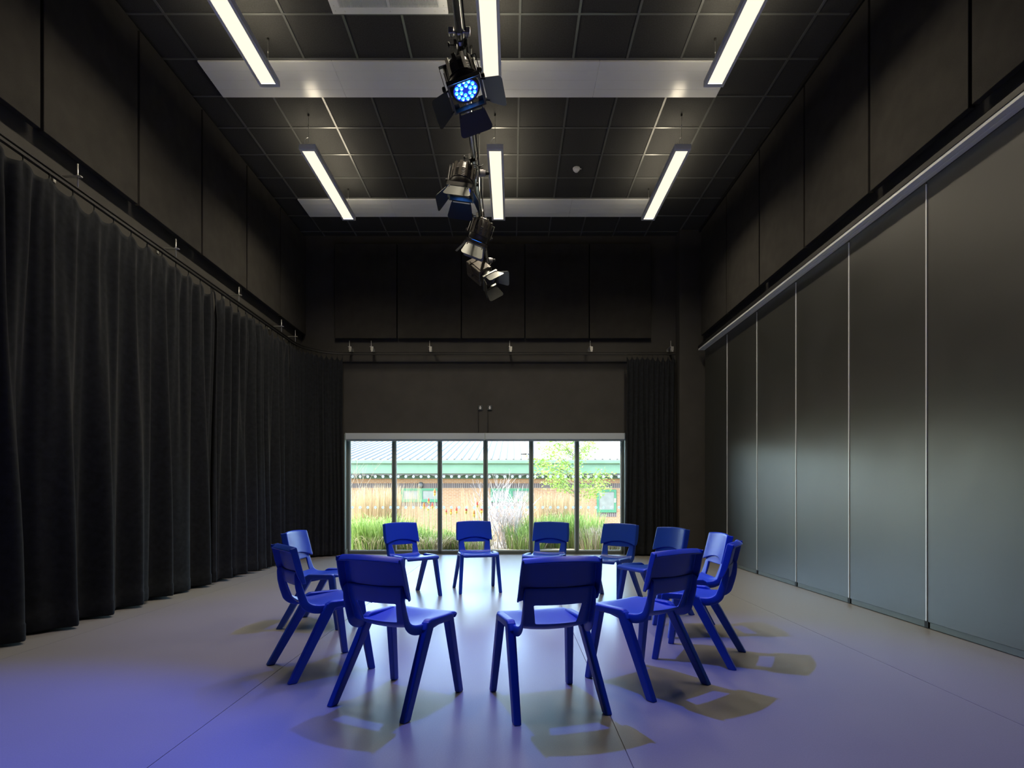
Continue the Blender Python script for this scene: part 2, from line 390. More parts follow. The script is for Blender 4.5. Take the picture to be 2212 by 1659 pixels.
# ------------------------------------------------------------------ folding partition on the right
XP = 3.45
fp = empty('folding_partition', (XP, 5.5, 0)); tag(fp, 'tall dark folding partition wall with bright vertical edge strips along the right side', 'partition')
off = fp.location
pe = [10.33, 9.26, 8.13, 7.01, 5.905, 4.80, 3.69, 2.58, 1.47]
for k in range(8):
    y1, y0 = pe[k], pe[k + 1]
    pn = MB().box(XP, XP + .055, y0 + .008, y1 - .004, .055, 3.72).build('panel', 'partition', fp, off=off, bevel=.003)
    MB().box(XP - .006, XP + .05, y0 - .009, y0 + .009, .06, 3.70).build('edge_strip', 'alu', pn, off=off, bevel=.002)
    MB().box(XP + .004, XP + .016, y0 + .03, y1 - .03, .006, .055).box(XP + .03, XP + .05, y0 + .03, y1 - .03, .004, .05).build('bottom_seal', 'frame', pn, off=off)
    MB().box(XP - .004, XP + .055, y0 - .022, y0 + .022, .008, .06).build('seal_end', 'rubber', pn, off=off)
tr = empty('partition_track', (3.40, 5.5, 3.72)); tag(tr, 'long bright aluminium overhead track above the folding partition', 'track')
off = tr.location
MB().box(3.335, XR, YF, 10.36, 3.75, 3.80).build('track_cover', 'track', tr, off=off, bevel=.002)
MB().box(3.34, 3.372, YF, 10.355, 3.722, 3.75).build('track_rail', 'alu', tr, off=off, bevel=.002)
MB().box(3.376, 3.40, YF, 10.355, 3.725, 3.75).build('track_rail', 'alu', tr, off=off, bevel=.002)
MB().box(3.404, 3.45, YF, 10.355, 3.722, 3.75).build('track_rail', 'alu', tr, off=off, bevel=.002)
MB().box(XP, XR, YF, 10.36, 3.715, 3.75).build('head_seal', 'rubber', tr, off=off)

# ------------------------------------------------------------------ window
WY = 11.0; wx0, wx1 = -3.127, 2.10; pitch = (wx1 - wx0) / 6; wz1 = 2.25
w = struct(empty('window_1', (-.517, WY, 0)), 'wide floor-level window of six tall panes with grey green mullions'); off = w.location
MB().box(OX0, OX1, WY - .03, WY + .05, 0, .055).build('window_sill', 'frame', w, off=off, bevel=.004)
MB().box(OX0, OX1, WY - .03, WY + .05, wz1 - .04, OZ).build('window_head', 'frame', w, off=off, bevel=.004)
for k in range(7):
    x = wx0 + pitch * k; hw = .024
    MB().box(x - hw, x + hw, WY - .055, WY + .05, .055, wz1 - .04).build('mullion', 'frame', w, off=off, bevel=.003)
dot_me = MB().lathe((0, 0, 0), (0, 1, 0), [(.027, 0), (.027, .0008)], 20).mesh('dot'); dot_me.materials.append(M['dot'])
for k in range(6):
    x0, x1 = wx0 + pitch * k + .024, wx0 + pitch * (k + 1) - .024
    pn = MB().box(x0, x1, WY - .003, WY + .003, .055, wz1 - .04).build('pane', 'glass', w, off=off)
    bd = MB().box(x0, x0 + .02, WY - .012, WY + .012, .055, wz1 - .04).box(x1 - .02, x1, WY - .012, WY + .012, .055, wz1 - .04).box(x0 + .02, x1 - .02, WY - .012, WY + .012, .055, .075)
    bd.build('glazing_bead', 'gasket', pn, off=off)
    for z in (at(0, 1029.5, WY).z, at(0, 1096, WY).z):
        for q in range(6):
            xx = wx0 + pitch * (k + (q + .52) / 6.) * 1.0
            if xx - .027 < x0 - .02 or xx + .027 > x1 + .02: xx = min(max(xx, x0 + .03), x1 - .03)
            inst('dot', dot_me, (xx - off.x, -.0045, z - off.z), pn)

# roller blinds in their cassettes at the head
for n_, (a, b) in enumerate(((-3.125, -.520), (-.510, 2.103))):
    e = empty('roller_blind', ((a + b) / 2, 10.79, 2.15)); off = e.location
    tag(e, ['pale grey roller blind cassette over the left three window panes', 'pale grey roller blind cassette over the right three window panes'][n_], 'blind')
    MB().box(a, b, 10.785, 10.93, 2.165, 2.283).build('cassette', 'blind', e, off=off, bevel=.006)
    MB().box(a + .02, b - .02, 10.82, 10.85, 2.135, 2.168).build('bottom_bar', 'gasket', e, off=off, bevel=.004)
    for x in (a - .003, b - .001): MB().box(x, x + .004, 10.78, 10.935, 2.16, 2.288).build('end_plate', 'gasket', e, off=off)
# the two blind switches
for n_, px in enumerate((1037.5, 1058)):
    p = at(px, 881, 10.80); e = empty('blind_switch', (p.x, YB, p.z))
    tag(e, ['small grey switch plate with white down arrow, the left one', 'small grey switch plate with white down arrow, the right one'][n_], 'switch', 'blind switch plates')
    MB().box(-.043, .043, -.022, 0, -.043, .043).build('plate', 'plate', e, bevel=.004)
    pts = [(-.01, .034), (.01, .034), (.01, .004), (.026, .004), (.012, -.012), (.02, -.012), (.0, -.03), (-.02, -.012), (-.012, -.012), (-.026, .004), (-.01, .004)]
    MB().prism([(x, -.0225, z) for x, z in pts], (0, -1, 0), .0006).build('arrow', 'arrow', e)
    z1 = 2.285 - p.z
    MB().box(-.040, -.030, -.012, 0, z1, -.043).build('trunking', 'track', e)

# ------------------------------------------------------------------ curtain tracks and brackets
ct = empty('curtain_track', (-3.72, 7., 3.72)); tag(ct, 'black curtain track running along the left wall and round to the back wall', 'curtain track'); off = ct.location
TX, TY, RC = -3.74, 10.60, .75
path = [(TX, YF + .2), (TX, 2), (TX, 6), (TX, TY - RC)] + [(TX + RC - RC * cos(a), TY - RC + RC * sin(a)) for a in [k * pi / 2 / 10 for k in range(1, 11)]] + [(-1, TY), (1, TY), (3.0, TY)]
def rail(z0, z1, hw, nm):
    g = MB(); ps = [V((x, y, 0)) for x, y in path]
    vs_, fs_ = [], []
    for i, p in enumerate(ps):
        d = (ps[min(i + 1, len(ps) - 1)] - ps[max(i - 1, 0)]).normalized(); n = V((-d.y, d.x, 0)) * hw
        for q, z in ((p - n, z0), (p + n, z0), (p + n, z1), (p - n, z1)): vs_.append((q.x, q.y, z))
    for i in range(len(ps) - 1):
        for k in range(4): fs_.append((4 * i + k, 4 * i + (k + 1) % 4, 4 * i + 4 + (k + 1) % 4, 4 * i + 4 + k))
    fs_ += [(3, 2, 1, 0), tuple(len(ps) * 4 - 4 + k for k in range(4))]
    g.add(vs_, fs_).build(nm, 'track', ct, off=off)
rail(3.70, 3.722, .016, 'rail'); rail(3.742, 3.752, .012, 'top_rail')
def bracket(x, y, side, label):
    e = empty('track_bracket', (x, y, 3.75)); tag(e, label, 'bracket', 'curtain track brackets')
    MB().tube([(0, 0, 0), (0, 0, .21)], .0055, 8).build('threaded_rod', 'zinc', e, True)
    MB().lathe((0, 0, .105), (0, 0, 1), [(.012, 0), (.012, .01)], 6).build('nut', 'zinc', e)
    if side == 'left':
        MB().box(-.20, .035, -.015, .015, .096, .104).box(-.206, -.198, -.015, .015, .05, .104).build('arm', 'zinc', e, bevel=.001)
    else:
        MB().box(-.022, .022, -.03, .20, .094, .10).box(-.005, .045, -.032, -.026, .03, .097).box(-.02, .02, .19, .21, .05, .1).build('arm', 'zinc', e, bevel=.001)
        MB().box(.004, .038, -.036, -.032, .0, .04).build('clip', 'zinc', e)
for n_, px in enumerate((168, 380, 516, 608, 638)):
    bracket(TX, TX * F / (px - VX), 'left', f'small zinc cross bracket above the left curtain, {ordn[n_]} from the viewer')
for n_, px in enumerate((755, 802, 928, 1101, 1275, 1449)):
    bracket((px - VX) / F * TY, TY, 'back', f'small zinc track bracket on the back wall, {ordn[n_]} from the left')

# ------------------------------------------------------------------ curtains
def smooth_noise(seed):
    rr = random.Random(seed); tab = [rr.uniform(-1, 1) for _ in range(512)]
    def f(x):
        i = math.floor(x); t = x - i; t = t * t * (3 - 2 * t)
        return tab[i % 512] * (1 - t) + tab[(i + 1) % 512] * t
    return f
def curtain(name, label, pts, seed, hook=.25, amp_t=.05, amp_b=.075, zbot=.03, wl_b=.44, group=None, ds=.014):
    ps = [V((x, y, 0)) for x, y in pts]
    cum = [0]
    for a, b in zip(ps[:-1], ps[1:]): cum.append(cum[-1] + (b - a).length)
    Ltot = cum[-1]
    def P(s):
        s = min(max(s, 0), Ltot - 1e-6)
        for i in range(len(ps) - 1):
            if s <= cum[i + 1]:
                t = (s - cum[i]) / (cum[i + 1] - cum[i]); d = (ps[i + 1] - ps[i]).normalized()
                return ps[i].lerp(ps[i + 1], t), d
    n1, n2, n3, n4 = smooth_noise(seed), smooth_noise(seed + 1), smooth_noise(seed + 2), smooth_noise(seed + 3)
    ns = int(Ltot / ds) + 1; zs = [0, .015, .06, .125, .135, .25, .45, .75, 1.1, 1.5, 1.9, 2.3, 2.65, 2.9, 3.1, 3.25, 3.37, 3.46, 3.53, 3.58, 3.62]
    ztop = 3.685; vs_, fs_ = [], []
    for i in range(ns + 1):
        s = Ltot * i / ns; p, d = P(s); P2, d2 = P(s + .12); P0, d0 = P(s - .12)
        dd = (P2 - P0).normalized() if (P2 - P0).length > 1e-4 else d
        n = V((dd.y, -dd.x, 0))           # towards the room
        ph = 2 * pi * s / hook
        hk = abs(sin(ph / 2)) ** .7
        zt = ztop - .005 - (.085 + .04 * n3(s * 3)) * hk
        ft = (cos(ph + .8 * n1(s * 2.)) + .35 * sin(2 * ph + 2 * n2(s * 3))) * (.8 + .5 * n3(s * 1.7))
        fb = sin(2 * pi * s / wl_b + 2.6 * n2(s * 1.1)) * (.75 + .5 * n1(s * .9)) + .35 * n4(s * 6) + .4 * sin(2 * pi * s / (wl_b * .53) + 3 * n1(s * 1.3))
        for j, z in enumerate(zs):
            w = z / 3.62
            k = w * w * (3 - 2 * w); k = k ** 1.4
            dz = amp_t * ft * k + amp_b * fb * (1 - k)
            if w > .9:                                     # pinch and fold over near the hooks
                q = (w - .9) / .1
                dz = dz * (1 - .55 * q) + q * .045 * (hk - .4)
            if j in (1, 2, 3): dz += .006
            drift = .05 * n4(s * 1.5 + z * .35) * (1 - w)
            zz = zbot + .012 * n3(s * 2.2) + (zt - zbot) * w if j else zbot + .012 * n3(s * 2.2)
            q_ = p + n * dz + dd * drift
            vs_.append((q_.x, q_.y, zz))
    m = len(zs)
    for i in range(ns):
        for j in range(m - 1): fs_.append((i * m + j, (i + 1) * m + j, (i + 1) * m + j + 1, i * m + j + 1))
    c, _ = P(Ltot / 2)
    e = empty(name, (c.x, c.y, 0)); tag(e, label, 'curtain', group)
    cl_ = MB().add(vs_, fs_).build('cloth', 'curtain', e, True, off=e.location)
    so = cl_.modifiers.new('thick', 'SOLIDIFY'); so.thickness = .004
    hm = MB().box(-.004, .004, -.004, .004, -.03, .02).box(-.007, .007, -.007, .007, .012, .026).mesh('hook'); hm.materials.append(M['track'])
    for k in range(int(Ltot / hook) + 1):
        p, d = P(min(k * hook + .005, Ltot)); inst('hook', hm, (p.x - c.x, p.y - c.y, 3.68), e)
    return e
curtain('blackout_curtain', 'wide black curtain on the left wall, nearest the viewer', [(TX, 2.4), (TX, 7.16)], 11, group='black stage curtains')
curtain('blackout_curtain', 'black curtain on the left wall between the widest curtain and the corner', [(TX, 7.19), (TX, 9.62)], 25, hook=.22, wl_b=.30, group='black stage curtains')
cpath = [(TX, 9.66), (TX, 9.85)] + [(TX + RC - RC * cos(a), TY - RC + RC * sin(a)) for a in [k * pi / 2 / 10 for k in range(1, 11)]]
cpath = [q for q in cpath if q[0] < -3.05]
cpath[-1] = (-3.12, TY - .01)
curtain('blackout_curtain', 'bunched black curtain in the corner left of the window', cpath, 41, hook=.095, wl_b=.13, amp_t=.03, amp_b=.05, group='black stage curtains', ds=.007)
curtain('blackout_curtain', 'bunched black curtain right of the window', [(2.10, TY - .01), (2.99, TY)], 63, hook=.095, wl_b=.14, amp_t=.035, amp_b=.05, group='black stage curtains', ds=.007)

# ------------------------------------------------------------------ suspended luminaires
def luminaire(x, y0, y1, label, zb=5.50):
    e = empty('linear_pendant_light', (x, (y0 + y1) / 2, zb)); tag(e, label, 'light', 'suspended linear lights')
    h = (y1 - y0) / 2; W = .105; H = .062
    hb = MB().box(-W, -W + .028, -h, h, 0, H).box(W - .028, W, -h, h, 0, H).box(-W + .028, W - .028, -h, -h + .05, 0, H).box(-W + .028, W - .028, h - .05, h, 0, H)
    hb.box(-W + .028, W - .028, -h + .05, h - .05, .03, .04)
    hb.build('housing', 'lamp_body', e)
    MB().box(-W + .028, W - .028, -h + .05, h - .05, .006, .016).build('diffuser', 'diff', e)
    MB().box(-W + .045, W - .045, -h + .07, h - .07, .05, .058).build('upper_diffuser', 'updiff', e)
    ld = bpy.data.lights.new('pendant_light', 'AREA'); ld.shape = 'RECTANGLE'; ld.size = .15; ld.size_y = 2 * h - .1
    ld.energy = LAMP_W; ld.spread = R(142); ld.color = (1.0, .87, .66)
    lo = bpy.data.objects.new('pendant_light', ld); col.objects.link(lo); lo.parent = e; lo.location = (0, 0, .002)
    for s in (-1, 1):
        yy = s * (h - .06)
        MB().tube([(0, yy, H), (0, yy, ZC - zb)], .0022, 6).build('suspension_wire', 'wire', e)
        MB().lathe((0, yy, ZC - zb - .03), (0, 0, 1), [(.006, 0), (.012, .01), (.012, .028)], 10).build('ceiling_anchor', 'rubber', e)
        MB().lathe((0, yy, ZC - zb - .16), (0, 0, 1), [(.003, 0), (.007, .004), (.007, .02), (.003, .024)], 8).build('wire_gripper', 'wire', e)
        pts = [(.0, yy, H + .12)] + [(-.05 * sin(a) , yy, H + .06 + .06 * cos(a)) for a in [k * pi / 6 for k in range(1, 6)]]
        MB().tube(pts, .002, 5).build('tail_wire', 'wire', e)
for x, nm in ((-2.605, 'left'), (-.222, 'middle'), (2.16, 'right')):
    luminaire(x, 7.30, 9.20, f'{nm} lit linear pendant light of the far row, with both ends in view')
    luminaire(x, 4.30, 6.20, f'{nm} lit linear pendant light of the near row, cut by the top edge')

# ------------------------------------------------------------------ lighting bar and lanterns
PX, PZ = -.39, 4.50
lb = empty('lighting_bar', (PX, 6.0, PZ)); tag(lb, 'long galvanised lighting bar with sockets hanging below the ceiling', 'lighting bar'); off = lb.location
MB().tube([(PX, 1.2, PZ), (PX, 4.24, PZ)], .026, 20).build('pipe', 'steel', lb, True, off=off)
MB().tube([(PX, 4.24, PZ), (PX, 8.85, PZ)], .024, 20).build('pipe', 'steel', lb, True, off=off)
MB().lathe((PX, 4.20, PZ), (0, 1, 0), [(.029, 0), (.031, .02), (.031, .06), (.029, .08)], 20).build('coupler', 'steel', lb, True, off=off)
for s in (-1, 1):
    MB().box(PX + s * .06 - .02, PX + s * .06 + .02, 4.20, 4.24, PZ - .02, PZ + .025).build('clamp_lug', 'zinc', lb, off=off, bevel=.004)
    MB().tube([(PX + s * .025, 4.22, PZ), (PX + s * .06, 4.22, PZ)], .01, 8).build('clamp_bolt', 'zinc', lb, off=off)
    MB().tube([(PX + s * .06, 4.22, PZ - .045), (PX + s * .06, 4.22, PZ + .03)], .006, 8).build('clamp_bolt', 'zinc', lb, off=off)
for y in (4.62, 6.10, 7.25, 8.35):                                   # socket outlets on the bar
    MB().lathe((PX + .02, y, PZ + .02), (1, 0, 0), [(.036, 0), (.036, .06), (.030, .066), (.030, .085)], 18).build('socket_outlet', 'outlet', lb, True, off=off)
    MB().lathe((PX + .105, y, PZ + .02), (1, 0, 0), [(.018, 0), (.020, .03), (.008, .04)], 12).build('plug', 'rubber', lb, True, off=off)
    MB().lathe((PX, y - .03, PZ), (0, 1, 0), [(.0285, 0), (.0285, .06)], 18).build('pipe_collar', 'outlet', lb, True, off=off)
for y in (4.75, 6.25, 7.73, 8.6):
    MB().tube([(PX - .055, y, PZ + .01), (PX - .055, y, ZC)], .006, 8).build('hanger_rod', 'zinc', lb, off=off)
    MB().box(PX - .065, PX - .02, y - .015, y + .015, PZ - .012, PZ + .012).build('rod_clamp', 'zinc', lb, off=off)
    MB().lathe((PX - .055, y, ZC - .03), (0, 0, 1), [(.008, 0), (.014, .01), (.014, .03)], 10).build('ceiling_anchor', 'rubber', lb, off=off)
for y in (6.55, 6.70):
    for s in (-1, 1):
        MB().lathe((PX + s * .006, y, PZ - .0235), (0, 0, -1), [(.004, 0), (.004, .0015)], 8).build('pipe_bolt', 'rubber', lb, off=off)
pts = [(PX + .045, 3.2 + .1 * k, PZ - .005 + .012 * sin(k * 1.3)) for k in range(0, 56)]
MB().tube(pts, .006, 6).build('supply_cable', 'rubber', lb, True, off=off)

def frame_of(n, roll=0.):
    n = V(n).normalized(); a = V((1, 0, 0)); a = (a - n * a.dot(n)).normalized()
    a = Matrix.Rotation(R(roll), 3, n) @ a; b = n.cross(a)
    return n, a, b
def doors(e, off, c, n, a, b, half, angs, Lg=.145, material='door_metal'):
    # four barn doors hinged on the square frame; angle measured from the frame plane
    for (side, across, ang) in ((a, b, angs[0]), (-a, b, angs[1]), (b, a, angs[2]), (-b, a, angs[3])):
        t = R(ang); d = -side * cos(t) + n * sin(t)           # from hinge towards the tip: 0 lies over the lens, 180 flat outwards
        nn = across.cross(d).normalized()
        h0 = c + side * half; w0, w1 = half * .80, half * 1.02
        pts = [h0 + d * .012 - across * w0, h0 + d * .012 + across * w0]
        tip = h0 + d * Lg; r_ = .022
        pts += [tip - d * r_ + across * w1, tip - d * r_ * .3 + across * (w1 - r_ * .3), tip + across * (w1 - r_), tip - across * (w1 - r_), tip - d * r_ * .3 - across * (w1 - r_ * .3), tip - d * r_ - across * w1]
        do = MB().prism(pts, nn, .002).build('barn_door', material, e, off=off)
        MB().bar(h0 - across * w0 * .9, h0 + across * w0 * .9, .007).bar(h0 - d * .0 - across * w0 * .9, h0 + d * .03 - across * w0 * .9, .008).bar(h0 + across * w0 * .9, h0 + d * .03 + across * w0 * .9, .008).build('hinge', 'black_metal', do, off=off)
def yoke_and_clamp(e, off, piv, a, clampY, half, n, material='black_metal', drop=.0):
    cp = V((PX, clampY, PZ)); u = cp - piv; u = (u - a * u.dot(a)).normalized()
    top = piv + u * .155
    g = MB()
    for s in (-1, 1):
        g.bar(piv + a * s * half - u * .02, top + a * s * half, .005, .03, up=n)
    g.bar(top - a * half, top + a * half, .03, .005, up=u)
    g.build('yoke', material, e, off=off)
    for s in (-1, 1):
        MB().lathe(piv + a * s * (half - .004), a * s, [(.012, 0), (.02, .008), (.02, .022), (.012, .028)], 8).build('yoke_knob', 'rubber', e, off=off)
    MB().bar(top, cp + V((0, 0, -.02)), .026, .014, up=(0, 1, 0)).build('hanging_bracket', material, e, off=off)
    # hook clamp round the pipe
    pts = [cp + V((.034 * cos(t), 0, .034 * sin(t))) for t in [R(-100 + 20 * k) for k in range(15)]]
    g = MB()
    for p, q in zip(pts[:-1], pts[1:]): g.bar(p, q, .034, .010, up=(0, 1, 0))
    g.box(cp.x - .05, cp.x - .028, cp.y - .017, cp.y + .017, cp.z - .035, cp.z + .02)
    g.build('hook_clamp', 'black_metal', e, off=off)
    MB().tube([cp + V((-.045, 0, -.01)), cp + V((-.085, 0, -.01))], .005, 8).build('clamp_screw', 'rubber', e, off=off)
    MB().lathe(cp + V((-.08, 0, -.01)), (-1, 0, 0), [(.006, 0), (.022, .006), (.022, .014), (.006, .02)], 6).build('wing_knob', 'rubber', e, off=off)
def loops(e, off, p0, p1, seed, n=3):
    rr = random.Random(seed)
    for k in range(n):
        m = (V(p0) + V(p1)) / 2 + V((rr.uniform(-.02, .10), rr.uniform(-.05, .05), rr.uniform(-.10, .05)))
        q = (V(p0) + V(p1)) / 2 + V((rr.uniform(.02, .12), rr.uniform(-.05, .08), rr.uniform(-.05, .09)))
        a_, b_, c_, d_ = V(p0), q, m, V(p1)
        pts = []
        for i in range(17):
            t = i / 16; pts.append(a_ * (1 - t) ** 3 + b_ * 3 * t * (1 - t) ** 2 + c_ * 3 * t * t * (1 - t) + d_ * t ** 3)
        MB().tube(pts, .0045, 6).build('cable', 'rubber', e, True, off=off)
def enlarge(e, c, k):
    c = V(c) - e.location; seen = set()
    for o in e.children:
        if o.type != 'MESH': continue
        if o.data.name.startswith('led'):
            o.location = c + (o.location - c) * k; o.scale = (k, k, k); continue
        for q in [o] + list(o.children):
            if q.data in seen: continue
            seen.add(q.data)
            for v in q.data.vertices: v.co = c + (v.co - c) * k
def par_can(label, lens, n, clampY, angs, watts, spot=84, aim=None, roll=0.):
    n, a, b = frame_of(n, roll); c = V(lens)
    e = empty('led_par_lantern', (PX, clampY, PZ)); off = e.location; tag(e, label, 'stage light', 'LED lanterns on the lighting bar')
    back = -n
    prof = [(.088, 0), (.100, .004), (.102, .05)]
    t = .055
    while t < .135:
        prof += [(.102, t), (.106, t + .002), (.106, t + .006), (.102, t + .008)]; t += .014
    prof += [(.100, .15), (.092, .175), (.078, .198), (.060, .214), (.045, .222), (.030, .225)]
    MB().lathe(c, back, prof, 28, ref=a).build('body', 'black_metal', e, True, off=off)
    fin = MB()
    for k in range(12):
        an = 2 * pi * k / 12 + .13; rd = a * cos(an) + b * sin(an); tg = -a * sin(an) + b * cos(an)
        fin.obox(c + back * .125 + rd * .104, rd, tg, back, .005, .012, .068)
        fin.obox(c + back * .196 + rd * .074, (rd + back * .7).normalized(), tg, (back - rd).normalized(), .006, .010, .028)
    fin.build('cooling_fins', 'brown_metal', e, off=off)
    MB().lathe(c, n, [(.090, -.002), (.092, .008), (.084, .010), (.082, .002)], 28, ref=a).build('lens_ring', 'black_metal', e, True, off=off)
    MB().lathe(c, n, [(.083, 0), (.083, .003)], 28, ref=a).build('lens_plate', 'lens', e, off=off)
    led_me = MB().lathe((0, 0, 0), n, [(.0125, 0), (.0125, .004), (.009, .008), (.004, .010)], 12, ref=a).mesh('led', True); led_me.materials.append(M['led'])
    core_me = MB().lathe((0, 0, 0), n, [(.0055, .0), (.0055, .0115), (.002, .0125)], 8, ref=a).mesh('led_core', True); core_me.materials.append(M['led_core'])
    pos = [(.063, 2 * pi * k / 12) for k in range(12)] + [(.034, 2 * pi * k / 6 + .25) for k in range(6)]
    for r_, an in pos:
        p = c + n * .003 + (a * cos(an) + b * sin(an)) * r_
        l = inst('led', led_me, p - off, e); inst('led_core', core_me, (0, 0, 0), l)
    hf = .112; fc = c + n * .03
    g = MB()
    for s1, s2 in ((a, b), (b, a)):
        for s in (-1, 1): g.obox(fc + s1 * s * (hf - .006), s1, s2, n, .006, hf, .018)
    g.build('door_frame', 'black_metal', e, off=off)
    for s in (-1, 1):
        for q in (-1, 1): MB().obox(c + n * .012 + a * s * .088 + b * q * .088, a, b, n, .020, .020, .001).build('corner_plate', 'door_metal', e, off=off)
    doors(e, off, fc + n * .018, n, a, b, hf, angs)
    enlarge(e, c, 1.14)
    yoke_and_clamp(e, off, c + back * .07, a, clampY, .145, n)
    loops(e, off, c + back * .215, V((PX + .09, clampY + .15, PZ + .01)), int(clampY * 100), 3)
    ld = bpy.data.lights.new('lantern_beam', 'SPOT'); ld.energy = watts; ld.color = (.06, .11, 1.0)
    ld.spot_size = R(spot); ld.spot_blend = .6; ld.shadow_soft_size = .028
    lo = bpy.data.objects.new('lantern_beam', ld); col.objects.link(lo); lo.parent = e; lo.location = c + n * .02 - off
    lo.rotation_euler = V(aim or n).to_track_quat('-Z', 'Y').to_euler()
    return e
# doors: (a side, -a side, b side, -b side)
par_can('nearest blue lit LED lantern with its lens facing the viewer', (-.354, 4.35, 4.167), (.26, -.22, -.94), 4.33, (150, 150, 133, 140), BLUE_W, spot=64, roll=9)
par_can('second blue LED lantern on the bar, its lens half hidden by the doors', (-.513, 5.75, 4.167), (-.14, -.10, -.98), 5.77, (122, 122, 118, 118), BLUE_W * .55, spot=66)
par_can('third LED lantern on the bar, tilted left with a thin blue glow', (-.424, 6.95, 4.187), (-.34, .33, -.88), 6.96, (118, 118, 125, 110), BLUE_W * .2, spot=60)
par_can('LED lantern on the part of the bar above the viewer', (-.45, 1.90, 4.17), (-.43, -.02, -.90), 1.92, (140, 140, 140, 140), BLUE_W * 2.0, spot=52)

def fresnel(label, lens, n, clampY):
    n, a, b = frame_of(n); c = V(lens); back = -n
    e = empty('box_lantern', (PX, clampY, PZ)); off = e.location; tag(e, label, 'stage light')
    MB().obox(c + back * .20, a, b, n, .088, .098, .13).build('body', 'brown_metal', e, off=off, bevel=.012)
    for k in range(3):
        for s in (-1, 1): MB().obox(c + back * .20 + a * s * .089 + b * (.05 - .05 * k), a, b, n, .004, .008, .12).build('body_ridge', 'brown_metal', e, off=off)
    MB().obox(c + back * .19 + b * .10, a, b, n, .055, .006, .11).build('top_vent', 'brown_metal', e, off=off)
    MB().obox(c + back * .335, a, b, n, .080, .088, .006).build('rear_plate', 'brown_metal', e, off=off)
    for k in range(3): MB().obox(c + back * .342 + b * (.045 - .045 * k), a, b, n, .012, .010, .004).build('rear_socket', 'rubber', e, off=off)
    MB().lathe(c + back * .07, n, [(.085, 0), (.085, .075), (.078, .075), (.078, .05)], 28, ref=a).build('lens_tube', 'door_metal', e, True, off=off)
    MB().lathe(c + back * .02, n, [(.078, -.004), (.070, .006), (.045, .014), (.02, .017)], 24, ref=a).build('lens', 'slot', e, True, off=off)
    g = MB()
    for s1, s2 in ((a, b), (b, a)):
        for s in (-1, 1): g.obox(c + n * .012 + s1 * s * .096, s1, s2, n, .004, .10, .012)
    g.build('door_frame', 'door_metal', e, off=off)
    doors(e, off, c + n * .024, n, a, b, .10, (132, 112, 105, 120), .14)
    enlarge(e, c, 1.2)
    yoke_and_clamp(e, off, c + back * .22, a, clampY, .125, n, 'brown_metal')
    loops(e, off, c + back * .34, V((PX + .09, clampY + .15, PZ)), 77, 2)
fresnel('unlit boxy stage lantern hanging last on the bar, turned right', (-.325, 8.12, 4.15), (.58, -.38, -.62), 8.2)

